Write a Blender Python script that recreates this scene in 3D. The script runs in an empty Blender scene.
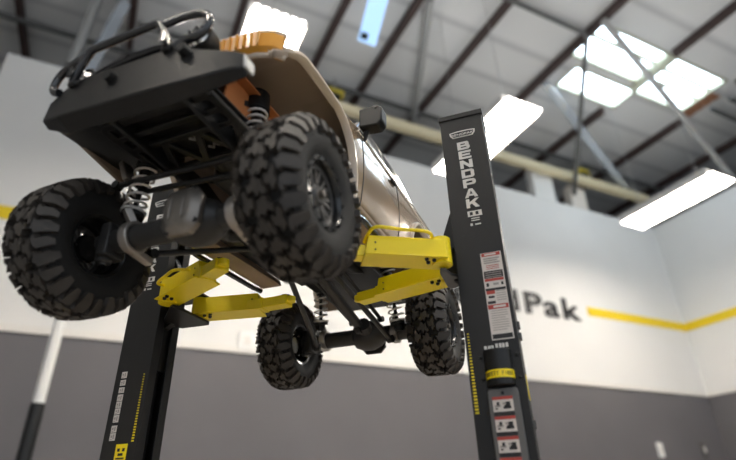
import bpy, math, random
from mathutils import Vector, Matrix
random.seed(7)
C = bpy.context.scene.collection
S = bpy.context.scene
R = math.radians
PI = math.pi

# ------------------------------------------------------------------ camera, world, exposure
HC = 0.75                                    # camera height above the shop floor
cam_d = bpy.data.cameras.new('camera')
cam = bpy.data.objects.new('camera', cam_d)
C.objects.link(cam)
right = Vector((0.90123443, -0.43258017, -0.02551267))
down = Vector((0.18565143, 0.43864271, -0.87927591))
fwd = Vector((0.39154827, 0.78769726, 0.47562904))
cam.matrix_world = Matrix(((right.x, -down.x, -fwd.x, 0), (right.y, -down.y, -fwd.y, 0),
                           (right.z, -down.z, -fwd.z, HC), (0, 0, 0, 1)))
cam_d.sensor_width = 36.0
cam_d.lens = 522.0 / 736.0 * 36.0
cam_d.clip_start = 0.01
cam_d.dof.use_dof = True
cam_d.dof.focus_distance = 0.56
cam_d.dof.aperture_fstop = 4.0
S.camera = cam
wd = bpy.data.worlds.new('world')
S.world = wd
wd.use_nodes = True
bg = wd.node_tree.nodes['Background']
bg.inputs['Color'].default_value = (0.80, 0.89, 1.0, 1)
bg.inputs['Strength'].default_value = 0.38
S.view_settings.view_transform = 'Standard'
S.view_settings.look = 'None'
S.view_settings.exposure = 1.25
S.view_settings.gamma = 1.0
S.view_settings.use_curve_mapping = False
LAMP = 10.5                                   # strength of the lamp diffusers
SKY = 3.2                                    # strength of the skylight panels


# ------------------------------------------------------------------ materials
def mat(name, col, rough=0.5, metal=0.0, coat=0.0, bump=0.0, bscale=200.0, var=0.0, vscale=20.0, spec=0.5):
    m = bpy.data.materials.new(name)
    m.use_nodes = True
    nt = m.node_tree
    b = nt.nodes['Principled BSDF']
    b.inputs['Base Color'].default_value = (*col, 1)
    b.inputs['Roughness'].default_value = rough
    b.inputs['Metallic'].default_value = metal
    b.inputs['Coat Weight'].default_value = coat
    b.inputs['Specular IOR Level'].default_value = spec
    if coat:
        b.inputs['Coat Roughness'].default_value = 0.06
    if bump or var:
        tc = nt.nodes.new('ShaderNodeTexCoord')
    if bump:
        n = nt.nodes.new('ShaderNodeTexNoise')
        n.inputs['Scale'].default_value = bscale
        n.inputs['Detail'].default_value = 3
        nt.links.new(tc.outputs['Object'], n.inputs['Vector'])
        bp = nt.nodes.new('ShaderNodeBump')
        bp.inputs['Strength'].default_value = bump
        bp.inputs['Distance'].default_value = 0.001
        nt.links.new(n.outputs['Fac'], bp.inputs['Height'])
        nt.links.new(bp.outputs['Normal'], b.inputs['Normal'])
    if var:
        n2 = nt.nodes.new('ShaderNodeTexNoise')
        n2.inputs['Scale'].default_value = vscale
        n2.inputs['Detail'].default_value = 4
        nt.links.new(tc.outputs['Object'], n2.inputs['Vector'])
        r = nt.nodes.new('ShaderNodeValToRGB')
        r.color_ramp.elements[0].position = 0.3
        r.color_ramp.elements[1].position = 0.7
        r.color_ramp.elements[0].color = (*[c * (1 - var) for c in col], 1)
        r.color_ramp.elements[1].color = (*[min(1, c * (1 + var)) for c in col], 1)
        nt.links.new(n2.outputs['Fac'], r.inputs['Fac'])
        nt.links.new(r.outputs['Color'], b.inputs['Base Color'])
    return m


def emis(name, col, strength):
    m = bpy.data.materials.new(name)
    m.use_nodes = True
    b = m.node_tree.nodes['Principled BSDF']
    b.inputs['Base Color'].default_value = (*col, 1)
    b.inputs['Emission Color'].default_value = (*col, 1)
    b.inputs['Emission Strength'].default_value = strength
    return m


M = dict(
    wall=mat('wall_paint', (0.80, 0.785, 0.755), 0.75, var=0.02, vscale=1.5),
    wallgrey=mat('wall_dark_paint', (0.140, 0.132, 0.136), 0.6, var=0.06, vscale=1.2),
    stripe=mat('yellow_stripe_paint', (0.86, 0.62, 0.01), 0.6),
    black_letter=mat('black_letter', (0.012, 0.011, 0.011), 0.5),
    trim=mat('trim_paint', (0.80, 0.77, 0.72), 0.5),
    purlin=mat('purlin_red_oxide', (0.060, 0.036, 0.032), 0.6, var=0.2, vscale=3),
    steel=mat('grey_brace_steel', (0.40, 0.40, 0.39), 0.45, 0.3),
    darksteel=mat('dark_brace_steel', (0.13, 0.13, 0.125), 0.5, 0.2),
    palesteel=mat('galvanised_brace', (0.55, 0.60, 0.66), 0.25, 0.6),
    cream=mat('cream_beam_paint', (0.72, 0.63, 0.42), 0.55),
    floor=mat('concrete_floor', (0.27, 0.26, 0.25), 0.5, var=0.15, vscale=1.0),
    lamphouse=mat('lamp_housing', (0.75, 0.74, 0.72), 0.4),
    lamp=emis('lamp_diffuser', (1.0, 0.935, 0.85), LAMP),
    upfill=emis('ceiling_fill_glow', (0.92, 0.96, 1.0), 3.9),  # glow on top of the lamps, added to brighten the roof deck
    braceglow=emis('brace_sky_glow', (0.42, 0.66, 1.0), 0.32),  # weak emission standing in for skylight reflected off a steel brace
    sky=emis('skylight_panel', (0.70, 0.85, 1.0), SKY),
    curb=mat('skylight_curb', (0.36, 0.17, 0.09), 0.7),
    curbpale=mat('skylight_rail', (0.55, 0.55, 0.42), 0.6),
    box=mat('pale_carton', (0.68, 0.62, 0.55), 0.8),
    whitebox=mat('white_carton', (0.82, 0.81, 0.78), 0.7),
    plate=mat('outlet_plastic', (0.88, 0.87, 0.84), 0.4),
    hoist=mat('hoist_yellow', (0.55, 0.42, 0.03), 0.5),
    table=mat('table_birch', (0.48, 0.40, 0.31), 0.55, var=0.08, vscale=6),
    column=mat('charcoal_powder_coat', (0.013, 0.0122, 0.0118), 0.45, bump=0.12, bscale=1500, spec=0.38),
    black=mat('satin_black', (0.010, 0.010, 0.010), 0.42, spec=0.38),
    chassis=mat('chassis_black', (0.018, 0.0175, 0.017), 0.36, bump=0.05, bscale=900),
    bumper=mat('bumper_black', (0.013, 0.0125, 0.0122), 0.5, bump=0.1, bscale=1200, spec=0.35),
    gloss=mat('gloss_black_tube', (0.02, 0.02, 0.022), 0.15, coat=0.6),
    yellow=mat('lift_yellow', (0.95, 0.745, 0.002), 0.38, coat=0.12),
    white=mat('white_print', (0.72, 0.70, 0.66), 0.5),
    label=mat('label_white', (0.66, 0.61, 0.57), 0.45),
    labelred=mat('label_red', (0.42, 0.05, 0.035), 0.45),
    labelgrey=mat('label_grey_text', (0.33, 0.30, 0.28), 0.5),
    greyplate=mat('grey_panel', (0.13, 0.125, 0.12), 0.4, 0.3),
    greysteel=mat('grey_bracket', (0.12, 0.115, 0.11), 0.4, 0.4),
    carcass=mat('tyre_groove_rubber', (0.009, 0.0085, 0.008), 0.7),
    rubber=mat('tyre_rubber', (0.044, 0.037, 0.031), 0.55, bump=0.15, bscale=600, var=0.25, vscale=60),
    clamp=mat('clamp_silver', (0.48, 0.44, 0.40), 0.35, 0.8),
    rim=mat('rim_black', (0.012, 0.012, 0.012), 0.25, coat=0.3),
    rimgrey=mat('rim_dark_grey', (0.075, 0.072, 0.068), 0.4, 0.2),
    chrome=mat('silver_screw', (0.75, 0.73, 0.70), 0.2, 1.0),
    castmetal=mat('cast_metal', (0.25, 0.225, 0.20), 0.38, 0.85, var=0.15, vscale=90),
    axle=mat('axle_dark', (0.032, 0.031, 0.030), 0.4, 0.2),
    spring=mat('spring_white', (0.72, 0.68, 0.63), 0.35, 0.3),
    tan=mat('tan_gold_paint', (0.42, 0.30, 0.19), 0.24, 0.25, coat=0.9),
    taninner=mat('tan_inside', (0.34, 0.26, 0.19), 0.6),
    flare=mat('lit_tan_lip', (0.70, 0.59, 0.47), 0.4, coat=0.3),  # body tan lightened to carry the lamp light on the lips
    orange=mat('orange_inside', (0.56, 0.20, 0.06), 0.55),
    amber=mat('amber_lens', (0.80, 0.36, 0.035), 0.25, coat=0.5),
    glass=mat('dark_window', (0.02, 0.022, 0.024), 0.08, coat=0.5),
)


# ------------------------------------------------------------------ mesh builder
class MB:
    def __init__(self):
        self.v, self.f, self.mi = [], [], []
        self.mats = []
        self.cur = 0

    def use(self, m):
        if m not in self.mats:
            self.mats.append(m)
        self.cur = self.mats.index(m)
        return self

    def add(self, vs, fs):
        o = len(self.v)
        self.v += [tuple(p) for p in vs]
        for f in fs:
            self.f.append(tuple(i + o for i in f))
            self.mi.append(self.cur)
        return self

    def box(self, c, s, rot=None):
        vs = []
        for x in (-.5, .5):
            for y in (-.5, .5):
                for z in (-.5, .5):
                    p = Vector((x * s[0], y * s[1], z * s[2]))
                    if rot is not None:
                        p = rot @ p
                    vs.append(p + Vector(c))
        return self.add(vs, [(0, 1, 3, 2), (4, 6, 7, 5), (0, 4, 5, 1), (2, 3, 7, 6), (0, 2, 6, 4), (1, 5, 7, 3)])

    def span(self, a, b):
        return self.box([(a[i] + b[i]) / 2 for i in range(3)], [abs(b[i] - a[i]) for i in range(3)])

    def bar(self, a, b, wx, wy, up=(0, 0, 1)):
        a, b = Vector(a), Vector(b)
        d = (b - a).normalized()
        u = Vector(up)
        if abs(d.dot(u)) > .98:
            u = Vector((1, 0, 0))
        x = d.cross(u).normalized()
        y = x.cross(d)
        vs = [p + x * sx * wx / 2 + y * sy * wy / 2 for p in (a, b) for sx, sy in ((-1, -1), (1, -1), (1, 1), (-1, 1))]
        return self.add(vs, [(3, 2, 1, 0), (4, 5, 6, 7), (0, 1, 5, 4), (1, 2, 6, 5), (2, 3, 7, 6), (3, 0, 4, 7)])

    def prism(self, poly, axis, a, b):
        n = len(poly)

        def P(q, t):
            if axis == 0:
                return (t, q[0], q[1])
            if axis == 1:
                return (q[0], t, q[1])
            return (q[0], q[1], t)
        vs = [P(q, a) for q in poly] + [P(q, b) for q in poly]
        fs = [tuple(range(n - 1, -1, -1)), tuple(range(n, 2 * n))]
        fs += [(i, (i + 1) % n, n + (i + 1) % n, n + i) for i in range(n)]
        return self.add(vs, fs)

    def tube(self, path, r, n=10, closed=False, caps=True):
        path = [Vector(p) for p in path]
        m = len(path)
        rs = r if isinstance(r, (list, tuple)) else [r] * m
        vs = []
        prev = None
        for i, p in enumerate(path):
            if closed:
                d = (path[(i + 1) % m] - path[i - 1]).normalized()
            elif i == 0:
                d = (path[1] - p).normalized()
            elif i == m - 1:
                d = (p - path[-2]).normalized()
            else:
                d = ((path[i + 1] - p).normalized() + (p - path[i - 1]).normalized()).normalized()
            if prev is None:
                u = Vector((0, 0, 1)) if abs(d.z) < .9 else Vector((1, 0, 0))
                x = d.cross(u).normalized()
            else:
                x = (prev - d * prev.dot(d)).normalized()
            prev = x
            y = d.cross(x)
            for k in range(n):
                t = 2 * PI * k / n
                vs.append(p + (x * math.cos(t) + y * math.sin(t)) * rs[i])
        fs = []
        for i in range(m if closed else m - 1):
            j = (i + 1) % m
            for k in range(n):
                fs.append((i * n + k, i * n + (k + 1) % n, j * n + (k + 1) % n, j * n + k))
        if caps and not closed:
            fs.append(tuple(range(n - 1, -1, -1)))
            fs.append(tuple((m - 1) * n + k for k in range(n)))
        return self.add(vs, fs)

    def lathe(self, prof, n=32, axis='x', c=(0, 0, 0), closed=False):
        """prof: (along, radius) pairs around the axis"""
        vs = []
        for (a, r) in prof:
            for k in range(n):
                t = 2 * PI * k / n
                p = (a, r * math.cos(t), r * math.sin(t))
                if axis == 'y':
                    p = (p[1], p[0], p[2])
                elif axis == 'z':
                    p = (p[1], p[2], p[0])
                vs.append((p[0] + c[0], p[1] + c[1], p[2] + c[2]))
        m = len(prof)
        fs = []
        for i in range(m if closed else m - 1):
            j = (i + 1) % m
            for k in range(n):
                fs.append((i * n + k, i * n + (k + 1) % n, j * n + (k + 1) % n, j * n + k))
        if not closed:
            if prof[0][1] > 1e-6:
                fs.append(tuple(range(n - 1, -1, -1)))
            if prof[-1][1] > 1e-6:
                fs.append(tuple((m - 1) * n + k for k in range(n)))
        return self.add(vs, fs)

    def cyl(self, a, b, r, n=16):
        return self.tube([a, b], r, n)

    def build(self, name, parent=None, m=None, bevel=0.0, smooth=35, seg=2):
        me = bpy.data.meshes.new(name)
        me.from_pydata(self.v, [], self.f)
        ms = self.mats if self.mats else [m]
        for q in ms:
            me.materials.append(q)
        if len(ms) > 1:
            me.polygons.foreach_set('material_index', self.mi)
        me.update()
        import bmesh
        b = bmesh.new()
        b.from_mesh(me)
        bmesh.ops.recalc_face_normals(b, faces=b.faces)
        b.to_mesh(me)
        b.free()
        if smooth:
            me.polygons.foreach_set('use_smooth', [True] * len(me.polygons))
            me.set_sharp_from_angle(angle=R(smooth))
        o = bpy.data.objects.new(name, me)
        C.objects.link(o)
        if parent is not None:
            o.parent = parent
        if bevel:
            bv = o.modifiers.new('bevel', 'BEVEL')
            bv.width = bevel
            bv.segments = seg
            bv.limit_method = 'ANGLE'
            bv.angle_limit = R(40)
        return o


def mb(m=None):
    q = MB()
    if m is not None:
        q.use(m)
    return q


def tag(o, label, cat=None, group=None, kind=None):
    o['label'] = label
    if cat:
        o['category'] = cat
    if group:
        o['group'] = group
    if kind:
        o['kind'] = kind
    return o


def struct(o, label):
    o['kind'] = 'structure'
    o['label'] = label
    return o


def empty(name, loc=(0, 0, 0), rz=0.0, mw=None):
    o = bpy.data.objects.new(name, None)
    C.objects.link(o)
    o.location = loc
    o.rotation_euler = (0, 0, rz)
    if mw is not None:
        o.matrix_world = mw
    return o


def dup(o, parent=None):
    c = o.copy()
    C.objects.link(c)
    if parent is not None:
        c.parent = parent
    for ch in list(o.children):
        dup(ch, c)
    return c


def text_mesh(s, h, depth, m, name, parent=None, sx=1.0, align='LEFT', offset=0.0):
    """letters in the local xy plane, cap height about h, standing on the origin"""
    cu = bpy.data.curves.new('tmp', 'FONT')
    cu.body = s
    cu.size = h / 0.69
    cu.extrude = depth
    cu.align_x = align
    cu.offset = offset
    t = bpy.data.objects.new('tmp', cu)
    C.objects.link(t)
    bpy.context.view_layer.update()
    dg = bpy.context.evaluated_depsgraph_get()
    me = bpy.data.meshes.new_from_object(t.evaluated_get(dg))
    bpy.data.objects.remove(t)
    bpy.data.curves.remove(cu)
    for v in me.vertices:
        v.co.x *= sx
    me.materials.clear()
    me.materials.append(m)
    o = bpy.data.objects.new(name, me)
    C.objects.link(o)
    if parent is not None:
        o.parent = parent
    return o


def arc(cx, cy, r, a0, a1, n):
    return [(cx + r * math.cos(R(a0 + (a1 - a0) * i / n)), cy + r * math.sin(R(a0 + (a1 - a0) * i / n))) for i in range(n + 1)]


def smooth_path(pts, k=6):
    """Catmull-Rom through the points"""
    pts = [Vector(p) for p in pts]
    out = []
    for i in range(len(pts) - 1):
        p0 = pts[max(i - 1, 0)]
        p1, p2 = pts[i], pts[i + 1]
        p3 = pts[min(i + 2, len(pts) - 1)]
        for j in range(k):
            t = j / k
            out.append(0.5 * ((2 * p1) + (-p0 + p2) * t + (2 * p0 - 5 * p1 + 4 * p2 - p3) * t * t + (-p0 + 3 * p1 - 3 * p2 + p3) * t ** 3))
    out.append(pts[-1])
    return out


# ------------------------------------------------------------------ room shell (z given above the camera, so + HC)
D = 5.0                   # distance of the far partition
XR = 8.03                 # right partition
TOP = 4.225 + HC          # top of the partitions
WAIN = 1.385 + HC         # top of the dark wainscot
YEL = 2.435 + HC          # middle of the yellow band
CEIL = 5.5 + HC
XL = -1.56                # left end of the far partition

struct(mb(M['floor']).span((-7, -6, -.1), (11, 9, 0)).build('floor', smooth=0), 'grey concrete shop floor')

# ceiling: white faced insulation with seams
mc = mat('ceiling_insulation', (0.46, 0.46, 0.455), 0.55)
nt = mc.node_tree
tc = nt.nodes.new('ShaderNodeTexCoord')
sep = nt.nodes.new('ShaderNodeSeparateXYZ')
nt.links.new(tc.outputs['Object'], sep.inputs[0])
mul = nt.nodes.new('ShaderNodeMath'); mul.operation = 'MULTIPLY'; mul.inputs[1].default_value = 1.65
nt.links.new(sep.outputs['Y'], mul.inputs[0])
fr = nt.nodes.new('ShaderNodeMath'); fr.operation = 'FRACT'
nt.links.new(mul.outputs[0], fr.inputs[0])
rp = nt.nodes.new('ShaderNodeValToRGB')
rp.color_ramp.elements[0].position = 0.0
rp.color_ramp.elements[0].color = (0.50, 0.50, 0.50, 1)
rp.color_ramp.elements[1].position = 0.10
rp.color_ramp.elements[1].color = (0.70, 0.70, 0.69, 1)
e = rp.color_ramp.elements.new(0.85); e.color = (0.74, 0.74, 0.73, 1)
e = rp.color_ramp.elements.new(1.0); e.color = (0.52, 0.52, 0.52, 1)
nt.links.new(fr.outputs[0], rp.inputs['Fac'])
nt.links.new(rp.outputs['Color'], nt.nodes['Principled BSDF'].inputs['Base Color'])

# ceiling with two skylight openings (built as strips around them)
PX = [-0.56, -0.333, -0.107, 0.112, 0.317, 0.463, 0.650, 0.882, 1.133, 1.390, 1.64, 1.87]
CZ = 5.5
o1 = (0.882 * CZ, 0.512 * CZ, 1.155 * CZ, 0.722 * CZ)
o2 = (1.155 * CZ, 0.512 * CZ, 1.390 * CZ, 0.652 * CZ)
mcb = mb(mc)
for a, b in (((-7, -6), (11, o1[1])), ((-7, o1[3]), (11, 9)), ((-7, o1[1]), (o1[0], o1[3])),
             ((o2[2], o1[1]), (11, o1[3])), ((o2[0], o2[3]), (o2[2], o1[3]))):
    mcb.span((a[0], a[1], CEIL), (b[0], b[1], CEIL + .06))
struct(mcb.build('ceiling', smooth=0), 'pale grey insulated roof deck')


def partition(name, a, b, label):
    """white partition with a dark lower half: the two paints are one wall"""
    w = mb(M['wallgrey']).span((a[0], a[1], 0), (b[0], b[1], WAIN))
    w.use(M['wall']).span((a[0], a[1], WAIN), (b[0], b[1], TOP))
    return struct(w.build(name, smooth=0), label)


partition('wall_back', (XL, D, 0), (XR + .15, D + .15, 0), 'far white partition wall with dark grey lower half')
partition('wall_right', (XR, -5.5, 0), (XR + .15, D, 0), 'right white partition wall with dark grey lower half')
shell = mat('shell_grey', (0.30, 0.30, 0.30), 0.8)
struct(mb(shell).span((-7, 8.8, 0), (11, 9, CEIL)).build('wall_outer_back', smooth=0), 'grey building wall far behind the partition')
struct(mb(shell).span((10.8, -6, 0), (11, 8.8, CEIL)).build('wall_outer_right', smooth=0), 'grey building wall behind the right partition')
struct(mb(M['wall']).span((-7, -6, 0), (-6.85, 8.8, CEIL)).build('wall_left', smooth=0), 'pale wall at the left of the shop')
struct(mb(M['trim']).span((XL, D - .02, WAIN - .01), (XR, D, WAIN + .05)).build('trim_1', smooth=0), 'white rail over the dark lower half of the far wall')
struct(mb(M['trim']).span((XR - .02, -5.5, WAIN - .01), (XR, D - .02, WAIN + .05)).build('trim_2', smooth=0), 'white rail over the dark lower half of the right wall')
struct(mb(M['stripe']).span((5.93, D - .006, YEL - .065), (XR, D, YEL + .065)).build('trim_3', smooth=0), 'yellow band right of the black wall lettering')
struct(mb(M['stripe']).span((XL, D - .006, YEL - .065), (2.95, D, YEL + .065)).build('trim_4', smooth=0), 'yellow band left of the black wall lettering')
struct(mb(M['stripe']).span((XR - .006, -5.5, YEL - .065), (XR, D - .006, YEL + .065)).build('trim_5', smooth=0), 'yellow band along the right wall')

# black name on the far wall
sign = empty('wall_lettering', (3.2, D, 2.27 + HC))
tag(sign, 'black BendPak lettering on the far white wall between the yellow bands', 'lettering')
LX = [('B', -.05), ('e', 0.40), ('n', 0.80), ('d', 1.17), ('P', 1.55), ('a', 1.90), ('k', 2.22)]
for ch, x in LX:
    t = text_mesh(ch, 0.29, 0.008, M['black_letter'], 'letter', sign, sx=1.5, offset=0.008)
    t.location = (x, -0.012, 0)
    t.rotation_euler = (R(90), 0, 0)

# purlins and cross beams under the deck
PL = ['leftmost dark purlin', 'dark purlin at the upper left over the bumper', 'dark purlin above the bull bar',
      'dark purlin behind the upper left lamp', 'dark purlin right of the upper left lamp', 'dark purlin in the upper middle of the roof',
      'dark purlin ending over the charcoal post', 'dark purlin on the left edge of the skylights', 'dark purlin between the two skylights',
      'dark purlin right of the skylights', 'dark purlin over the right wall', 'dark purlin beyond the right wall']
for i, (px, lb) in enumerate(zip(PX, PL)):
    x = px * 5.44
    runs = [(-5.5, 8.7, '')]
    if i in (8, 9):
        runs = [(-5.5, .505 * CZ, ', nearer stretch'), (.730 * CZ if i == 8 else .665 * CZ, 8.7, ', farther stretch')]
    for y0, y1, more in runs:
        struct(mb(M['purlin']).span((x - .036, y0, CEIL - .11), (x + .036, y1, CEIL - .002)).build('ceiling_beam', smooth=0), lb + ', running away from the camera' + more)
for y, x0, x1, lb in ((5.70, -6.5, 4.7, 'thin grey cross beam farthest back under the roof'), (5.18, -.5, 10.5, 'thin grey cross beam above the far wall'),
                      (2.98, 2.4, 4.7, 'thin grey cross beam left of the skylights'), (2.98, 7.62, 10.5, 'thin grey cross beam right of the skylights'),
                      (3.25, 7.62, 10.5, 'second thin grey cross beam right of the skylights')):
    struct(mb(M['darksteel']).span((x0, y - .022, CEIL - .17), (x1, y + .022, CEIL - .11)).build('ceiling_beam', smooth=0), lb)
# cream beam that runs above the far wall
struct(mb(M['cream']).span((1.6, 4.84, 4.66 + HC), (7.95, 4.96, 4.79 + HC)).build('ceiling_beam', bevel=.01), 'cream beam running just above the far wall')


def brace(name, pts, w, m, lab, flat=None):
    o = mb(m)
    if flat:
        o.bar(pts[0], pts[1], flat[0], flat[1])
    else:
        o.tube(pts, w, 10)
    return struct(o.build(name, bevel=0), lab)


Zc = CEIL - .14
brace('ceiling_brace', [(4.74, 2.73, Zc), (XR + .05, 3.53, 4.24 + HC)], .045, M['steel'], 'long grey pipe brace crossing the skylights to the right wall')
brace('ceiling_brace', [(4.83, 3.88, Zc), (7.47, 4.88, 4.80 + HC)], 0, M['palesteel'], 'shiny flat brace falling right to the end of the cream beam', (.11, .03))
brace('ceiling_brace', [(4.74, 3.00, Zc), (6.34, 5.10, 4.45 + HC)], .035, M['darksteel'], 'thin grey brace from the skylight corner down to the far wall')
brace('ceiling_brace', [(2.60, 3.38, Zc), (3.42, 5.22, 5.22 + HC)], .05, M['steel'], 'pale grey brace in the middle of the roof')
brace('ceiling_brace', [(-.96, 5.00, Zc), (-1.03, 5.12, 4.38 + HC)], .055, M['steel'], 'grey upright brace over the left end of the bull bar')
brace('ceiling_brace', [(-.66, 4.88, Zc), (-.88, 5.10, 4.21 + HC)], 0, M['palesteel'], 'shiny pale flat brace over the bull bar', (.13, .03))

# skylights
SZ = CEIL + .05
win = mb(M['sky'])
def skylight(n, x0, y0, x1, y1, lab, ribs):
    w = mb(M['sky'])
    w.span((x0, y0, SZ), (x1, y1, SZ + .02))
    o = struct(w.build('window_%d' % n, smooth=0), lab)
    f = mb(M['curbpale'])
    t = .035
    f.span((x0, y0, CEIL - .02), (x0 + t, y1, SZ)).span((x1 - t, y0, CEIL - .02), (x1, y1, SZ))
    f.span((x0, y0, CEIL - .02), (x1, y0 + t, SZ)).span((x0, y1 - t, CEIL - .02), (x1, y1, SZ))
    f.build('window_frame', o, smooth=0)
    for r in ribs:
        g = mb(M['curbpale']).span((x0, r - .028, SZ - .03), (x1, r + .028, SZ))
        g.build('glazing_bar', o, smooth=0)
    return o
skylight(1, o1[0], o1[1], 1.125 * CZ, 0.622 * CZ, 'bright skylight panel at the left, nearer the camera', [.555 * CZ])
skylight(2, 0.93 * CZ, 0.640 * CZ, 1.155 * CZ, .722 * CZ, 'bright lower left skylight panel', [])
skylight(3, 1.145 * CZ, o2[1], o2[2] - .22, o2[3], 'bright skylight panel at the right', [.560 * CZ, .6 * CZ])
s2 = mb(mc).span((o1[0] - .01, .622 * CZ, CEIL), (o1[2], .640 * CZ, CEIL + .05)).span((o1[0], .640 * CZ, CEIL), (.93 * CZ, o1[3], CEIL + .05))
struct(s2.build('trim_6', smooth=0), 'pale strip of roof deck between the skylight panels')
struct(mb(M['curbpale']).span((1.125 * CZ, o1[1], CEIL - .06), (1.145 * CZ, .640 * CZ, CEIL + .05)).build('trim_7', smooth=0), 'pale rail between the two skylights')
cb = mb(M['curb'])
for k in range(4):
    y0 = .56 * CZ + k * .135
    cb.span((o2[2] - .22, y0, CEIL - .02), (o2[2], y0 + .115, CEIL + .05))
struct(cb.build('trim_8', smooth=0), 'rust brown boards at the right end of the skylights')
struct(mb(mc).span((o2[2] - .22, o2[1], CEIL), (o2[2], .56 * CZ, CEIL + .05)).build('trim_9', smooth=0), 'roof deck beside the rust brown boards')


# ------------------------------------------------------------------ lamps
def ceiling_light():
    """long boxy high-bay lamp, open below, with a ribbed bright diffuser"""
    t = empty('ceiling_light')
    W, L, H = .42, 1.20, .09
    h = mb(M['lamphouse'])
    h.span((-W / 2, 0, .02), (W / 2, L, H))
    h.span((-W / 2 - .012, 0, -.005), (-W / 2, L, H)).span((W / 2, 0, -.005), (W / 2 + .012, L, H))
    h.build('housing', t, bevel=.004)
    d = mb(M['lamp'])
    n = 6
    prof = []
    for i in range(n):
        for k in range(6):
            a = PI * k / 5
            x = -W / 2 + W / n * (i + .5 - .42 * math.cos(a))
            prof.append((x, .018 - .036 * math.sin(a)))
    prof += [(W / 2, .02), (-W / 2, .02)]
    d.prism(prof, 1, .03, L - .01)
    for i in range(n):
        x = -W / 2 + W / n * (i + .5)
        d.span((x - W / n * .20, -.05, -.006), (x + W / n * .20, .035, .016))
    d.build('diffuser', t)
    mb(M['upfill']).span((-W / 2 + .06, .06, H), (W / 2 - .06, L - .06, H + .004)).build('added_upfill', t, smooth=0)  # upward glow added to each lamp to lift the ceiling
    for y in (.2, L - .2):
        wv = mb(M['steel']).cyl((0, y, H), (0, y, CEIL - HC - 3.24), .003, 6)
        wv.build('hanging_rod', t)
    return t


first = ceiling_light()
spots = [(.63, 2.66, 'bright lamp behind the amber lens of the tan truck'), (2.945, 2.68, 'bright lamp beside the top of the right charcoal post'),
         (5.83, 2.70, 'long bright lamp in front of the right corner of the walls'),
         (.63, -1.2, 'unseen lamp added behind the camera for fill, left of three'), (2.94, -1.2, 'unseen lamp added behind the camera for fill, middle of three'),  # unseen row behind the camera, added for fill light
         (5.82, -1.2, 'unseen lamp added behind the camera for fill, right of three'), (-2.3, -1.2, 'unseen lamp added behind the camera to light the left arms, leftmost of its row')]  # the leftmost is added to light the left arm faces
for i, (x, y, lab) in enumerate(spots):
    o = first if i == 0 else dup(first)
    o.location = (x, y, 3.24 + HC)
    tag(o, lab, 'ceiling light', 'hanging shop lamps')

bl = empty('glowing_brace', (1.92, 3.2, 5.30 + HC))  # flat roof brace; its skylight reflection is added as a glow
tag(bl, 'slanted pale blue brace with an added glow under the roof at the upper middle', 'roof brace')
mb(M['braceglow']).bar((0, .18, -.16), (0, .56, -.60), .22, .03).build('tube', bl)
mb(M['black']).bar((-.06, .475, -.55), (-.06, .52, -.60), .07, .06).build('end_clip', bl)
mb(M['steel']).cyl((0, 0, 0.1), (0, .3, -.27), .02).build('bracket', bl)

# bits on and above the far wall
for x, z, w, h, m, lab in ((5.62, 0, .42, .55, M['whitebox'], 'white carton standing on the far partition, left of the two'), (6.35, 0, .34, .42, M['box'], 'beige carton standing on the far partition, right of the two')):
    b = mb(m).span((x - w / 2, D + .0, TOP), (x + w / 2, D + .15, TOP + h))
    o = b.build('carton', bevel=.01)
    tag(o, lab, 'carton', 'cartons on the far partition')
for loc_, lab in (((6.62, 5.05, 5.02 + HC), 'small yellow and black unit hanging over the far wall'), ((2.10, 5.16, 5.18 + HC), 'small yellow and black unit above the tan fender')):
    h = empty('ceiling_unit', loc_)
    mb(M['hoist']).box((0, 0, 0), (.26, .16, .14)).build('motor_body', h, bevel=.03)
    mb(M['black']).box((-.02, -.06, -.09), (.16, .08, .10)).build('control_box', h, bevel=.01)
    mb(M['steel']).cyl((0, 0, .06), (0, 0, CEIL - loc_[2] + .0), .012, 8).build('hanger', h)
    tag(h, lab, 'ceiling unit', 'yellow units under the roof')
for x, z, lab in ((6.66, .62, 'small pale wall outlet on the dark lower half of the far wall'), (7.55, .64, 'dim grey wall outlet near the right corner of the far wall'), (1.13, 1.50, 'white switch plate on the far wall left of the rear tyre')):
    w_ = .16 if z > 1 else .10
    o = empty('wall_outlet', (x, D, z + HC))
    mb(M['plate'] if x != 7.55 else M['greysteel']).box((0, -.012, 0), (w_, .024, .18)).build('cover_plate', o, bevel=.005)
    mb(M['trim']).box((0, -.026, 0), (w_ * .4, .006, .08)).build('socket', o)
    tag(o, lab, 'outlet')
# white and black pole at the left
pl = empty('floor_pole', (-.385, 4.0, 0))
mb(M['whitebox']).cyl((0, 0, .64 + HC), (0, 0, 1.95 + HC), .035, 14).build('upper_tube', pl)
mb(M['black']).cyl((0, 0, 0), (0, 0, .66 + HC), .043, 14).build('lower_sleeve', pl)
tag(pl, 'slim pole with white upper and black lower half under the left tyre', 'pole')

# ------------------------------------------------------------------ table under the model lift
LIFT_RZ = R(-45)
LU = Vector((math.cos(LIFT_RZ), math.sin(LIFT_RZ), 0))
LW = Vector((-math.sin(LIFT_RZ), math.cos(LIFT_RZ), 0))
TP = Vector((.0293, .375, .1966))
LO = TP + LW * .17
TZ = HC - .02
tb = empty('work_table', (LO.x, LO.y, 0), LIFT_RZ)
mb(M['table']).box((0, .05, TZ - .02), (.62, .44, .04)).build('table_top', tb, bevel=.004)
for sx in (-.28, .28):
    for sy in (-.14, .24):
        mb(M['table']).span((sx - .02, sy - .02, 0), (sx + .02, sy + .02, TZ - .04)).build('leg', tb)
tag(tb, 'pale birch work table under the two post model lift', 'table')

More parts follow.
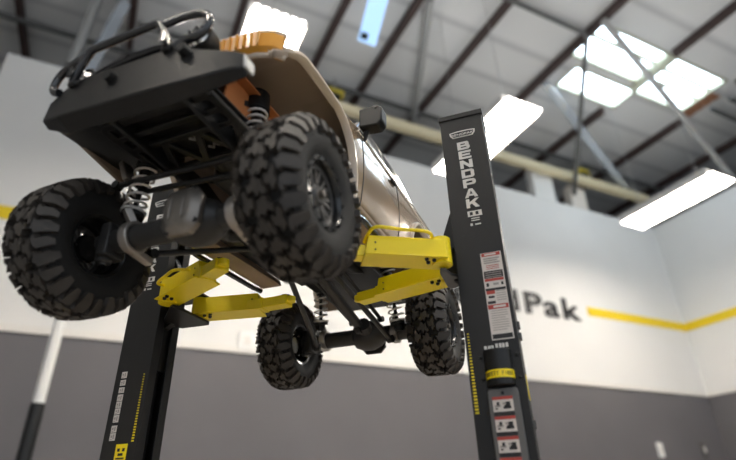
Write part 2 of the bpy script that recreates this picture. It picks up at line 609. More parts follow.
# ------------------------------------------------------------------ two post lift (local x across, y away from the camera, z above the camera)
lift = empty('two_post_lift', (LO.x, LO.y, TZ), LIFT_RZ)
tag(lift, 'charcoal two post model lift with yellow arms carrying the tan truck', 'lift')
ZO = HC - TZ          # lift-local z of the camera height
YF, YB = -.010, .0265
CH = .3727 + ZO       # column height
mb(M['black']).span((-.20, YF, 0), (.23, YB, .006)).build('base_plate', lift, bevel=.001)


def column(s, ui, uo):
    """C channel, open towards the other post"""
    t = .0022
    lip = .0115
    a, b = ui, uo
    d = 1 if b > a else -1
    poly = [(a, YF), (b, YF), (b, YB), (a, YB), (a, YB - lip), (a + d * t, YB - lip), (a + d * t, YB - t), (b - d * t, YB - t),
            (b - d * t, YF + t), (a + d * t, YF + t), (a + d * t, YF + lip), (a, YF + lip)]
    c = mb(M['column']).prism(poly, 2, .006, CH)
    o = c.build('column', lift, bevel=.0006, smooth=40)
    cp = mb(M['column'])
    cp.span((min(a, b) - .001, YF - .0012, CH - .004), (max(a, b) + .001, YB + .0012, CH + .002))
    cp.build('top_cap', o, bevel=.0005)
    # sliding carriage inside the channel, its guide rails and the arm bracket
    r = mb(M['black'])
    r.span((a + d * .004, YF + .004, .14 + ZO), (a + d * .036, YB - .004, .27 + ZO))
    r.prism([(a + d * .004, .275 + ZO), (a - d * .003, .262 + ZO), (a - d * .013, .236 + ZO), (a - d * .014, .222 + ZO), (a - d * .014, .196 + ZO), (a + d * .004, .186 + ZO)], 1, YF + .0135, YB - .0135)
    r.build('carriage', lift, bevel=.0008)
    rc = .015 if s > 0 else .043
    br = mb(M['greysteel'] if s > 0 else M['black'])
    pts = [(a + d * .002, YF + .012), (a - d * .006, YF + .002), (a - d * (rc - .007), YF - .010 - (rc - .015) * .6), (a - d * (rc - .002), YF - .012 - (rc - .015) * .6), (a - d * rc, YF - .004 - (rc - .015) * .4), (a - d * rc, YB - .004), (a - d * (rc - .003), YB + .000), (a - d * .006, YB - .002), (a + d * .002, YB - .012)]
    br.prism(pts, 2, .1915 + ZO, .1945 + ZO)
    br.build('arm_bracket', lift, bevel=.0005)
    br = mb(M['greysteel'] if s > 0 else M['black'])
    br.prism(pts, 2, .2195 + ZO, .2225 + ZO)
    br.build('arm_bracket', lift, bevel=.0005)
    gr = mb(M['black'])
    gr.span((a + d * .008, YF + .0125, .01), (a + d * .012, YF + .0155, CH - .01))
    gr.span((a + d * .008, YB - .0155, .01), (a + d * .012, YB - .0125, CH - .01))
    gr.build('guide_rail', o)
    return o


colR = column(1, .1800, .2246)
colL = column(-1, -.1515, -.1950)
FY = YF - .0002


def on_face(obj, x, z):
    obj.location = (x, FY, z + ZO)
    obj.rotation_euler = (R(90), 0, 0)
    return obj


def face_strip(b, x0, z0, x1, z1, k=1):
    """flat print on the front of a post"""
    b.span((x0, YF - .0002 * k - .00015, z0 + ZO), (x1, YF + .0001, z1 + ZO))


# stacked name, upper part of each post
def block_letter(ch, w, h, th, m, parent):
    """bold stencil-like capital in the local xy plane, centred on x"""
    b = mb(m)
    k = w * .27
    v = h * .235

    def r(x0, y0, x1, y1):
        b.prism([(x0 - w / 2, y0), (x1 - w / 2, y0), (x1 - w / 2, y1), (x0 - w / 2, y1)], 2, 0, th)

    def p(pts):
        b.prism([(x - w / 2, y) for x, y in pts], 2, 0, th)
    c = w * .14
    if ch in 'BD':
        r(0, 0, k, h)
        r(k, h - v, w - c, h)
        r(k, 0, w - c, v)
        if ch == 'B':
            r(k, h * .5 - v * .42, w - c, h * .5 + v * .42)
            p([(w - c - k * .8, h * .55), (w - k * .2, h * .55), (w - k * .2, h - c), (w - c, h), (w - c - k * .8, h)])
            p([(w - k, 0), (w - c, 0), (w, c), (w, h * .5 - c * .3), (w - c * .6, h * .5), (w - k, h * .5)])
        else:
            p([(w - k, 0), (w - c, 0), (w, c), (w, h - c), (w - c, h), (w - k, h)])
    elif ch == 'E':
        r(0, 0, k, h)
        r(k, 0, w, v)
        r(k, h - v, w, h)
        r(k, h * .5 - v * .45, w * .92, h * .5 + v * .45)
    elif ch == 'N':
        r(0, 0, k, h)
        r(w - k, 0, w, h)
        p([(k, h), (k, h * .58), (w - k, 0), (w - k, h * .42)])
    elif ch == 'P':
        r(0, 0, k, h)
        r(k, h - v, w - c, h)
        r(k, h * .32, w - c, h * .32 + v * .9)
        p([(w - k, h * .32), (w - c, h * .32), (w, h * .32 + c), (w, h - c), (w - c, h), (w - k, h)])
    elif ch == 'A':
        p([(0, 0), (k, 0), (w * .5, h * .80), (w * .5 - k * .0, h), (w * .5 - k * .55, h)])
        p([(w, 0), (w * .5 + k * .55, h), (w * .5, h), (w * .5, h * .80), (w - k, 0)])
        r(w * .25, h * .18, w * .75, h * .38)
    elif ch == 'K':
        r(0, 0, k, h)
        p([(k, h * .36), (k, h * .62), (w - k * 1.1, h), (w, h), (w * .60, h * .56)])
        p([(w * .40, h * .50), (w * .66, h * .62), (w, 0), (w - k * 1.15, 0)])
    return b.build('letter', parent, smooth=0)


def stacked_name(col, xc0, slope, z0, pitch, size):
    for i, ch in enumerate('BENDPAK'):
        t = block_letter(ch, size * 1.28, size, .0004, M['white'], col)
        on_face(t, xc0 + slope * i, z0 - pitch * i)


stacked_name(colR, .2017, .00022, .3270, .01165, .0099)
stacked_name(colL, -.1745, -.0, .3212, .01135, .0096)
# model badge below the name
for col, x in ((colR, .2035), (colL, -.1735)):
    b = mb(M['white'])
    face_strip(b, x - .0068, .2475, x + .0068, .2535)
    b.use(M['black_letter'])
    for q in (-.0035, .002):
        face_strip(b, x + q - .0012, .2488, x + q + .0016, .2522, 2)
    b.use(M['white'])
    for k, z in enumerate((.2448, .2425)):
        face_strip(b, x - .004, z, x + .004, z + .0009)
    b.use(M['white'])
    face_strip(b, x - .0055, .2375, x - .0032, .2400)
    face_strip(b, x - .0010, .2378, x + .0045, .2392)
    bo = b.build('model_badge', col)
    if col is colL:
        bo.location.z = -.007
# emblem at the top: a winged plate with the name
for col, x in ((colR, .2022), (colL, -.1735)):
    z = .3468 + ZO
    b = mb(M['white'])
    outer = [(x - .0135, z + .0038), (x - .0130, z + .0002), (x - .0105, z - .0035), (x + .0105, z - .0035), (x + .0130, z + .0002), (x + .0135, z + .0038), (x + .006, z + .0048), (x - .006, z + .0048)]
    b.prism(outer, 1, YF + .0001, YF - .0005)
    inner = [(x + (p - x) * .88, z + (q - z) * .70) for p, q in outer]
    b.use(M['black_letter']).prism(inner, 1, YF, YF - .0007)
    em = b.build('emblem', col)
    t = text_mesh('BENDPAK', .0028, .0002, M['white'], 'emblem_lettering', col, sx=1.3, align='CENTER')
    t.location = (x, YF - .0007, z - .0014)
    t.rotation_euler = (R(90), 0, 0)
# tall warning label on the right post
b = mb(M['label'])
x0, x1 = .2030, .2216
face_strip(b, x0, .1255, x1, .2070)
def lab(m, fx0, fz0, fx1, fz1, k=2):
    b.use(M[m])
    face_strip(b, x0 + (x1 - x0) * fx0, .1255 + .0815 * fz0, x0 + (x1 - x0) * fx1, .1255 + .0815 * fz1, k)
lab('labelred', .05, .955, .95, .995)
lab('label', .2, .965, .75, .985, 3)
for k in range(3):
    lab('labelgrey', .12, .918 - k * .026, .88 - .1 * (k % 2), .934 - k * .026)
for k in range(3):
    lab('labelred', .20, .838 - k * .02, .82, .845 - k * .02)
lab('black_letter', .05, .69, .95, .775)
for k in range(3):
    lab('labelgrey', .12, .70 + k * .025, .88, .708 + k * .025, 3)
lab('labelred', .05, .655, .95, .685)
lab('black_letter', .10, .595, .22, .635)
lab('black_letter', .80, .600, .90, .635)
lab('labelgrey', .42, .605, .68, .630)
lab('black_letter', .03, .545, .97, .572)
lab('labelred', .05, .505, .45, .545)
for k in range(5):
    lab('labelgrey', .5, .53 - k * .026, .95, .538 - k * .026)
lab('black_letter', .12, .46, .40, .485)
lab('black_letter', .05, .395, .42, .425)
lab('labelred', .03, .335, .97, .385)
lab('label', .28, .348, .85, .372, 3)
for k in range(9):
    lab('labelgrey', .12, .31 - k * .026, .88 - (.12 if k in (3, 8) else 0), .317 - k * .026)
lab('black_letter', .05, .012, .95, .06)
b.build('warning_label', colR)
# small white logo marks under the label
b = mb(M['white'])
for q in (0, .0032, .0058, .0095, .0125, .0150, .0180):
    face_strip(b, .1955 + q, .1185 + (.0004 if q > .009 else 0), .1955 + q + (.0022 if q < .009 else .0021), .1213 + (.0012 if q > .009 else 0))
b.use(M['labelgrey'])
face_strip(b, .2015, .1165, .2075, .1176)
b.build('logo_print', colR)
# round black cover with the yellow SAFETY FIRST band, then the grey instruction panel
xc = .2055
cv = mb(M['black'])
pr = [(xc + .0115 * math.cos(R(a)), YF - .011 * math.sin(R(a))) for a in range(0, 181, 12)]
cv.prism(pr, 2, .087 + ZO, .1165 + ZO)
cvo = cv.build('round_cover', colR, bevel=.0008)
bd = mb(M['yellow'])
pr2 = [(xc + .01165 * math.cos(R(a)), YF - .01115 * math.sin(R(a))) for a in range(0, 181, 12)]
bd.prism(pr2, 2, .0925 + ZO, .0990 + ZO)
bd.build('yellow_band', colR)
for i, ch in enumerate('SAFETY FIRST'):
    if ch == ' ':
        continue
    a = R(150 - i * 11)
    t = text_mesh(ch, .0034, .00015, M['black_letter'], 'band_letter', colR, sx=.72, align='CENTER')
    t.location = (xc + .0118 * math.cos(a), YF - .0113 * math.sin(a), .0941 + ZO)
    t.rotation_euler = (R(90), 0, PI / 2 - a)
gp = mb(M['greyplate'])
out = [(.1935, -.0185)] + [(.1935, .082)] + arc(.1965, .0825, .003, 180, 90, 4) + arc(.2150, .0825, .003, 90, 0, 4) + [(.2180, -.0185)]
gp.prism([(x, z + ZO) for x, z in out], 1, YF + .0005, YF - .0035)
gpo = gp.build('instruction_panel', colR, bevel=.0008)
ls = mb(M['label'])
YP = YF - .0035


def pstrip(m, xa, za, xb, zb, k=1):
    ls.use(M[m])
    ls.span((xa, YP - .0002 * k, za + ZO), (xb, YP + .0001, zb + ZO))


for i in range(6):
    zt = .0788 - i * .0150
    pstrip('label', .1968, zt - .0146, .2128, zt)
    pstrip('labelred', .1968, zt - .0024, .2128, zt, 2)
    pstrip('black_letter', .1968, zt - .0146, .2128, zt - .0116, 2)
    for k, (qx, qz, w, h) in enumerate(((.0012, .0072, .0048, .0016), (.0030, .0056, .0022, .0030), (.0080, .0086, .0060, .0020), (.0100, .0060, .0036, .0034), (.0076, .0054, .0022, .0014), (.0015, .0092, .0020, .0012), (.0088, .0074, .0030, .0014))):
        pstrip('labelgrey' if k in (0, 4) else 'black_letter', .1968 + qx, zt - qz - h / 2, .1968 + qx + w, zt - qz + h / 2, 2)
ls.build('warning_label', colR)
# bolts
for (x, z) in ((.1915, .1120), (.2212, .1120), (.2212, .0935), (.1915, .094)):
    mb(M['black']).lathe([(YF, .0016), (YF - .0016, .0015), (YF - .0020, .0010)], 6, 'y', (x, 0, z + ZO)).build('bolt', colR)
mb(M['black']).lathe([(YP, .0015), (YP - .0012, .0012)], 8, 'y', (.2055, 0, .0815 + ZO)).build('bolt', colR)
mb(M['black_letter']).lathe([(YF, .0011), (YF - .0003, .0010)], 10, 'y', (.1897, 0, .2285 + ZO)).build('bolt', colR)
for z in (.14, .13, .058):
    mb(M['greysteel']).box((.2256, YF + .014, z + ZO), (.003, .006, .006)).build('side_latch', colR, bevel=.0004)
mb(M['yellow']).box((.2248, YF + .018, .088 + ZO), (.0006, .006, .020)).build('side_sticker', colR)
# yellow height scale on both posts
for col, xa, d in ((colR, .1832, 1), (colL, -.1575, -1)):
    b = mb(M['yellow'])
    for k in range(26):
        z = .1340 - k * .0026
        g = .5 + .5 * (k / 26)
        face_strip(b, xa - .0015 * g, z - .0015 * g, xa + .0015 * g, z)
    b.build('height_scale', col)
# pale lettered squares and the yellow sticker on the left post
b = mb(M['label'])
xs0, xs1 = -.1868, -.1800
groups = [(.1385, .0066), (.1300, .0058), (.1222, .0056), (.1150, .0066), (.1078, .0062), (.1010, .0058), (.0945, .0072), (.0842, .0066), (.0770, .0072)]
for i, (zt, h) in enumerate(groups):
    face_strip(b, xs0, zt - h, xs1, zt)
b.use(M['labelgrey'])
for i, (zt, h) in enumerate(groups):
    face_strip(b, xs0 + .0012, zt - h * .62, xs0 + .0030, zt - h * .30, 2)
    face_strip(b, xs0 + .0040, zt - h * .80, xs0 + .0054, zt - h * .20, 2)
    face_strip(b, xs0 + .0008, zt - h * .88, xs0 + .0034, zt - h * .78, 2)
b.build('lettered_sticker', colL)
b = mb(M['yellow'])
face_strip(b, -.1765, .0490, -.1625, .0660)
b.use(M['black_letter'])
for q in ((.002, .003, .012, .0045), (.004, .006, .010, .0085), (.0025, .010, .0055, .013), (.0085, .010, .0115, .013)):
    face_strip(b, -.1765 + q[0], .0490 + q[1], -.1765 + q[2], .0490 + q[3], 2)
b.build('yellow_sticker', colL)


# swing arms
def arm(piv, tip, tip2, handle, hz, zb=.198, side=-1):
    """box arm from the pivot; its sliding end reaches tip2 under the truck"""
    a = empty('swing_arm')
    a.parent = lift
    p, q, q2 = Vector((*piv, 0)), Vector((*tip, 0)), Vector((*tip2, 0))
    d = (q - p).normalized()
    n = Vector((d.y, -d.x, 0)) * 1.0
    if n.y > 0:
        n = -n                       # the side that faces the camera
    L = (q - p).length
    up = Vector((0, 0, 1))

    def W(x, y, z):
        v = p + d * x + n * y
        return (v.x, v.y, z + zb + ZO)
    o = mb(M['yellow'])

    def hexa(c8):
        o.add([W(*c) for c in c8], [(0, 1, 2, 3), (7, 6, 5, 4), (0, 4, 5, 1), (1, 5, 6, 2), (2, 6, 7, 3), (3, 7, 4, 0)])
    hgt = .0205
    # outer tube with sloped nose, walls and out-turned bottom flange
    hw = .0095
    prof = [(-hw - .0045, 0), (hw + .0045, 0), (hw + .0045, .0012), (hw, .0022), (hw, hgt), (-hw, hgt), (-hw, .0022), (-hw - .0045, .0012)]
    nn = len(prof)
    vs = [W(-.008, y, z) for y, z in prof] + [W(L if z < .01 else L - .004, y, z) for y, z in prof]
    o.add(vs, [tuple(range(nn - 1, -1, -1)), tuple(range(nn, 2 * nn))] + [(i, (i + 1) % nn, nn + (i + 1) % nn, nn + i) for i in range(nn)])
    o.build('outer_tube', a, bevel=.0005)
    # pivot knuckle
    o = mb(M['yellow'])
    o.cyl(W(-.006, 0, -.002), W(-.006, 0, hgt + .004), .0095, 20)
    o.build('pivot_knuckle', a, bevel=.0005)
    # sliding end
    d2 = (q2 - q).normalized()
    s0 = q - d * .025
    o = mb(M['yellow'])
    hh = .0105
    A = Vector((s0.x, s0.y, zb + ZO + .0065))
    B = Vector((q2.x, q2.y, zb + ZO + .0065))
    o.bar(A, B, .0145, hh)
    ob = o.build('extension_tube', a, bevel=.0005)
    o = mb(M['yellow'])
    o.bar(A + (B - A) * .45 - Vector((0, 0, 0)), A + (B - A) * .52, .0165, hh + .002)
    o.build('stop_collar', a, bevel=.0004)
    o = mb(M['black'])
    o.cyl(B + Vector((0, 0, .0048)) - d2 * .005, B + Vector((0, 0, .0072)) - d2 * .005, .0055, 20)
    o.build('lift_pad', a, bevel=.0006)
    o = mb(M['yellow'])
    o.cyl(B + Vector((0, 0, -.002)) + d2 * .002, B + Vector((0, 0, .004)) + d2 * .002, .0052, 18)
    o.build('pad_cup', a, bevel=.0004)
    # pivot bolts underneath
    for bx, by in ((.004, .0085), (.011, .0095), (.008, .003)):
        o = mb(M['black'])
        c = W(bx, by, 0)
        o.lathe([(-.0022, 0), (-.0022, .0014), (-.0012, .0019), (.0006, .0019)], 12, 'z', c)
        o.build('bolt', a)
    # side screws
    for zz in (.0065, .0135):
        o = mb(M['black'])
        o.cyl(W(L - .010, hw, zz), W(L - .010, hw + .0005, zz), .0008, 8)
        o.build('screw', a)
    # release handle
    if handle:
        o = mb(M['yellow'])
        o.tube(smooth_path([(x, y, z + ZO) for x, y, z in handle], 5), .0016, 8)
        o.build('release_handle', a)
    return a


arm((.164, -.025), (.105, -.0575), (.052, -.086), [(.106, -.056, .216), (.111, -.062, .219), (.122, -.0695, .222), (.140, -.058, .222), (.163, -.0426, .222), (.163, -.030, .220), (.160, -.0264, .216)], .222)
arm((.164, .022), (.089, .0425), (.064, .049), [], 0)
arm((-.113, -.0405), (-.048, -.070), (-.023, -.0845), [(-.1120, -.044, .214), (-.1175, -.0485, .213), (-.1180, -.0575, .212), (-.100, -.069, .212), (-.0817, -.0777, .212), (-.070, -.070, .213), (-.062, -.060, .214)], .212)
arm((-.112, .0175), (-.045, .030), (-.009, .0230), [(-.109, .020, .217), (-.112, .030, .221), (-.10, .037, .222), (-.07, .041, .221), (-.05, .036, .216)], .221)

# ------------------------------------------------------------------ model truck (local x across, y towards its tail, z up, origin at the middle of the front axle)
def truck_matrix():
    a = LIFT_RZ - .0548
    pit, rol = .0146, -.0205
    U = Vector((math.cos(a), math.sin(a), 0)); W_ = Vector((-math.sin(a), math.cos(a), 0)); Z_ = Vector((0, 0, 1))
    W2 = W_ * math.cos(pit) + Z_ * math.sin(pit)
    Z2 = -W_ * math.sin(pit) + Z_ * math.cos(pit)
    U3 = U * math.cos(rol) + Z2 * math.sin(rol)
    Z3 = -U * math.sin(rol) + Z2 * math.cos(rol)
    m = Matrix.Identity(4)
    for i in range(3):
        m[i][0], m[i][1], m[i][2] = U3[i], W2[i], Z3[i]
    m[0][3], m[1][3], m[2][3] = TP.x, TP.y, TP.z + HC
    return m


truck = empty('model_truck', mw=truck_matrix())
tag(truck, 'tan model off-road truck with knobbly tyres raised on the yellow lift arms', 'model truck')

WB, TR = .341, .1029
TRAD, TWID = .0575, .0405


def tyre_profile(s):
    """radius of the bare carcass at s = -1..1 across the width"""
    a = abs(s)
    return TRAD * (.905 - .012 * a * a) if a < .84 else TRAD * (.8965 - .075 * ((a - .84) / .16) ** 1.6)


def make_tyre():
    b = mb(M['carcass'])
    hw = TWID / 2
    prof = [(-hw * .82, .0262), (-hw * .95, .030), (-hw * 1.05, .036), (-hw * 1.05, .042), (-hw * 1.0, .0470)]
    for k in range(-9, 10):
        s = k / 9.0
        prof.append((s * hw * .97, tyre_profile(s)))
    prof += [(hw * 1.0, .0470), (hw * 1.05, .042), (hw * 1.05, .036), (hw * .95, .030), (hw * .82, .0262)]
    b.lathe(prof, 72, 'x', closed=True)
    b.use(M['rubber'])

    def surf(s, t, h):
        """point over the tread; beyond |s|=1 it runs down the sidewall"""
        a = abs(s)
        sg = 1 if s > 0 else -1
        if a <= 1:
            r = tyre_profile(s) + h
            x = s * hw * .97
            if a > .84:
                k = (a - .84) / .16
                x += sg * h * .7 * k
                r -= h * .3 * k
        else:
            k = a - 1
            x = sg * (hw * (.98 + .03 * min(k * 2, 1)) + h * .8)
            r = tyre_profile(1) - k * .020 + h * .1
        return (x, r * math.cos(t), r * math.sin(t))

    def lug(poly, h, shrink=.80):
        cs = sum(p[0] for p in poly) / len(poly)
        ct = sum(p[1] for p in poly) / len(poly)
        n = len(poly)
        lo = [surf(s, t, -.0008) for s, t in poly]
        hi = [surf(cs + (s - cs) * shrink, ct + (t - ct) * shrink, h) for s, t in poly]
        b.add(lo + hi, [tuple(range(n, 2 * n))] + [(i, (i + 1) % n, n + (i + 1) % n, n + i) for i in range(n)])
    N = 14
    P = 2 * PI / N
    H = .0060
    for i in range(N):
        for sg in (1, -1):
            t = i * P + (P / 2 if sg < 0 else 0)
            f = lambda pts: [(sg * s, t + q * P) for s, q in pts]
            # inner chevron block
            lug(f([(-.08, -.02), (.10, -.20), (.22, -.14), (.26, .02), (.44, .04), (.40, .24), (.18, .16), (.06, .34), (-.04, .26)]), H, .90)
            # middle angular block
            lug(f([(.22, .30), (.40, .36), (.50, .10), (.66, .18), (.60, .40), (.68, .60), (.50, .78), (.40, .58), (.24, .60)]), H, .90)
            # small centre block
            lug(f([(-.03, .46), (.14, .38), (.16, .56), (.30, .72), (.16, .84), (.04, .74)]), H * .95, .90)
            # shoulder blocks that turn a little down the sidewall
            lug(f([(.56, -.02), (.74, .00), (.80, -.14), (1.0, -.12), (1.22, -.06), (1.22, .20), (1.0, .30), (.84, .24), (.74, .34), (.66, .12)]), H, .92)
            lug(f([(.76, .46), (.86, .38), (1.0, .42), (1.10, .46), (1.10, .68), (1.0, .74), (.84, .70), (.80, .84), (.70, .76), (.70, .60)]), H * .95, .92)
            # low rib on the sidewall
            lug(f([(1.36, .08), (1.52, .08), (1.52, .16), (1.36, .16)]), .0006, .9)
    o = b.build('tyre', truck, smooth=30)
    # wheel: +x is the outside
    r = mb(M['rim'])
    r.lathe([(-hw * .80, .0240), (-hw * .84, .0268), (-hw * .74, .0276), (-hw * .6, .0250), (hw * .55, .0250), (hw * .70, .0276), (hw * .90, .0272), (hw * .92, .0240),
             (hw * .80, .0225), (hw * .5, .0222), (-hw * .70, .0228)], 48, 'x', closed=True)
    r.use(M['rimgrey'])
    # spoked face, set back from the outer lip
    fx = hw * .48
    r.lathe([(fx - .003, .0), (fx - .003, .0085), (fx + .0015, .0085), (fx + .004, .006), (fx + .004, 0)], 24, 'x')
    for k in range(8):
        a = 2 * PI * k / 8
        for da, r0, r1, wdt in ((-.17, .0075, .0225, .0030), (.17, .0075, .0225, .0030)):
            p0 = (fx, r0 * math.cos(a + da * .6), r0 * math.sin(a + da * .6))
            p1 = (fx + .0015, r1 * math.cos(a + da), r1 * math.sin(a + da))
            r.bar(p0, p1, wdt, .0030, up=(1, 0, 0))
    r.lathe([(fx - .003, .0185), (fx - .003, .0228), (fx + .0035, .0228), (fx + .003, .0190)], 40, 'x', closed=True)
    rim = r.build('rim', o, smooth=35)
    g = mb(M['rim'])
    for k in range(16):
        a = 2 * PI * k / 16
        c = (0, .0256 * math.cos(a), .0256 * math.sin(a))
        g.lathe([(hw * .88, .0011), (hw * .985, .0010)], 8, 'x', c)
    g.build('beadlock_bolts', o)
    hnut = mb(M['castmetal'])
    hnut.lathe([(fx + .003, .0030), (fx + .0075, .0028), (fx + .0080, .0018)], 6, 'x')
    hnut.build('hub_nut', o)
    for k in range(6):
        a = 2 * PI * (k + .3) / 6
        q = mb(M['chrome'] if k % 3 else M['castmetal'])
        q.lathe([(-fx * .0 - .006, .0011), (-.0085, .0010)], 6, 'x', (0, .0150 * math.cos(a), .0150 * math.sin(a)))
        q.build('wheel_screw', o)
    hb = mb(M['rim'])
    hb.lathe([(-.009, .0), (-.009, .0190), (-.004, .0222), (fx - .004, .0222), (fx - .004, .0)], 32, 'x') if False else hb.lathe([(-.006, 0), (-.006, .0105), (-.002, .0120), (fx - .003, .0085)], 24, 'x')
    hb.build('wheel_hub', o)
    return o


tyre = make_tyre()
for i, (x, y, rz, rx) in enumerate(((TR, 0, 0, .10), (-TR, 0, PI, .5), (TR, WB, 0, .9), (-TR, WB, PI, 1.7))):
    o = tyre if i == 0 else dup(tyre, truck)
    o.location = (x, y, 0)
    o.rotation_euler = (rx, 0, rz)


# ---- body shell
def zb(w):
    """lower edge of the body side along the truck, wheel arches included"""
    def arch(w, c, prof):
        pts = [(c + a, z) for a, z in prof]
        if w < pts[0][0] or w > pts[-1][0]:
            return None
        for (a, z0), (b, z1) in zip(pts, pts[1:]):
            if a <= w <= b:
                return z0 + (z1 - z0) * (w - a) / max(b - a, 1e-6)
    f = arch(w, 0, [(-.036, .1120), (-.030, .1155), (-.020, .1205), (-.006, .1265), (.012, .128), (.058, .128), (.072, .122), (.085, .106), (.094, .085), (.102, .050)])
    r = arch(w, WB, [(-.090, .050), (-.080, .085), (-.068, .108), (-.050, .120), (.040, .120), (.055, .108), (.066, .070)])
    if f is not None:
        return f
    if r is not None:
        return r
    return .050 if w < WB else .070


def zt(w):
    pts = [(-.036, .1175), (-.02, .130), (0, .1375), (.05, .142), (.10, .147), (.125, .1545), (.14, .157), (.42, .157)]
    for (a, z0), (b, z1) in zip(pts, pts[1:]):
        if a <= w <= b:
            return z0 + (z1 - z0) * (w - a) / (b - a)
    return pts[0][1] if w < 0 else pts[-1][1]


def hwid(w):
    return .1005 - (.010 * ((-.005 - w) / .03) ** 2 if w < -.005 else 0) - (.006 * ((w - .39) / .03) ** 2 if w > .39 else 0)


def section(w):
    b0, t0, h = zb(w), zt(w), hwid(w)
    side = []
    tc_ = t0 - .009
    for k in range(7):
        z = b0 + (tc_ - b0) * k / 6
        u = h - .006 * ((z - .105) / .055) ** 2
        side.append((u, z))
    uu = side[-1][0]
    rnd = [(uu - .009 + .009 * math.cos(R(a)), tc_ + .009 * math.sin(R(a))) for a in (22, 45, 68, 90)]
    top = [(x, t0 + .007 * (1 - (x / .09) ** 2) if False else t0 + .0045 * math.cos(x / (uu - .009) * PI / 2)) for x in (.072, .05, .025, 0)]
    half = side + rnd + top
    return [(u, z) for u, z in half] + [(-u, z) for u, z in half[-2::-1]]


ws = sorted(set([-.036, -.033, -.030, -.025, -.020, -.013, -.006, 0, .012] + [.012 + .0046 * k for k in range(11)] + [.058, .065, .072, .079, .085, .0895, .094, .098, .102, .106, .112, .125, .14]
                + [.15 + .02 * k for k in range(5)] + [WB - .090, WB - .085, WB - .080, WB - .074, WB - .068, WB - .06, WB - .05, WB - .03, WB, WB + .03, WB + .04, WB + .048, WB + .055, WB + .061, WB + .066, .41, .42]))
bd = MB()
bd.use(M['tan'])
rows = [section(w) for w in ws]
nv = len(rows[0])
vs = [(u, w, z) for w, row in zip(ws, rows) for u, z in row]
fs = []
for i in range(len(ws) - 1):
    for k in range(nv - 1):
        fs.append((i * nv + k, i * nv + k + 1, (i + 1) * nv + k + 1, (i + 1) * nv + k))
bd.add(vs, fs)
body = bd.build('body_shell', truck, smooth=40)
body.data.materials.append(M['taninner'])
body.data.materials.append(M['flare'])
sd = body.modifiers.new('shell', 'SOLIDIFY')
sd.thickness = .0032
sd.offset = -1
sd.material_offset = 1
sd.material_offset_rim = 2
sd.use_even_offset = False

# front wall of the body with the grille and lamps
g = mb(M['orange'])
g.prism([(-.060, .096), (.050, .096), (.055, .1165), (-.065, .1165)], 1, -.0345, -.0325)
gp_ = g.build('grille_panel', truck)
g = mb(M['black'])
g.span((-.050, -.0385, .086), (.034, -.0345, .113))
for k in range(5):
    g.span((-.050, -.0400, .0885 + k * .0052), (.034, -.0385, .0905 + k * .0052))
g.build('grille', truck)
# lips along the wheel arches
def arch_lip(sg, w0, w1, name):
    pth = []
    n = 26
    w = w0
    pts = [w0 + (w1 - w0) * k / n for k in range(n + 1)]
    b = mb(M['flare'])
    vs, fs = [], []
    for w in pts:
        z = zb(w)
        # outward normal of the edge in the (w, z) plane
        e_ = .0015
        dz = (zb(min(w + e_, w1)) - zb(max(w - e_, w0))) / (min(w + e_, w1) - max(w - e_, w0))
        l = math.hypot(1, dz)
        nw, nz = -dz / l, 1 / l
        u = hwid(w) - .006 * ((z - .105) / .055) ** 2
        for du, off in ((-.003, -.0008), (.0030, -.0008), (.0042, .0006), (.0036, .0034), (-.003, .0042)):
            vs.append((sg * (u + du), w + nw * off, z + nz * off))
    for i in range(n):
        for k in range(5):
            fs.append((i * 5 + k, i * 5 + (k + 1) % 5, (i + 1) * 5 + (k + 1) % 5, (i + 1) * 5 + k))
    fs += [(0, 1, 2, 3, 4), tuple(n * 5 + k for k in range(5))]
    b.add(vs, fs)
    return b.build(name, truck, smooth=50)
for sg in (1, -1):
    arch_lip(sg, -.0290, .1010, 'fender_flare')
    arch_lip(sg, WB - .0895, WB + .0655, 'fender_flare')
# amber corner lenses
for sg in (1, -1):
    pth = [(.022, -.0412), (.030, -.0410), (.045, -.0408), (.060, -.0400), (.078, -.0375), (.090, -.0325), (.0955, -.0260)]
    b = mb(M['amber'])
    zl, zh = .1135, .1335
    vs = []
    for (u, w) in pth:
        q = .0035
        vs += [(sg * u, w, zl), (sg * (u + .001), w - .0045, zl + .003), (sg * (u + .001), w - .0045, zh - .003), (sg * u, w, zh), (sg * (u - .004), w + q, zh), (sg * (u - .004), w + q, zl)]
    fs = []
    for i in range(len(pth) - 1):
        for k in range(6):
            fs.append((i * 6 + k, i * 6 + (k + 1) % 6, (i + 1) * 6 + (k + 1) % 6, (i + 1) * 6 + k))
    fs += [tuple(range(6)), tuple((len(pth) - 1) * 6 + k for k in range(6))]
    b.add(vs, fs)
    ao = b.build('turn_signal', truck, smooth=30)
    for k in range(9):
        u = .034 + .006 * k
        w = -.0452 + (.0 if u < .065 else (u - .065) * .16)
        mb(M['amber']).bar((sg * u, w, zl + .003), (sg * u, w, zh - .003), .0016, .0016).build('lens_rib', ao)
    fl = mb(M['flare'])
    fl.tube([(sg * u, w + .001, zh + .0014) for u, w in [(.018, -.0400)] + pth], .0028, 8)
    fl.tube([(sg * u, w + .001, zl - .0012) for u, w in [(.018, -.0400)] + pth], .0020, 8)
    fl.build('lens_trim', ao)
# orange insides seen from below
mb(M['orange']).span((-.070, -.032, .1120), (.0560, .046, .1135)).build('hood_liner', truck)
mb(M['taninner']).prism([(-.046, .085), (.016, .071), (.016, .081), (-.046, .095)], 0, -.099, -.095).build('fender_liner', truck, bevel=.001)
mb(M['orange']).prism([(-.030, .084), (-.030, .112), (.040, .112), (.040, .100), (-.015, .084)], 0, .046, .0475).build('inner_panel', truck)
mb(M['orange']).span((-.03, .10, .05), (.03, .104, .112)).build('firewall', truck)

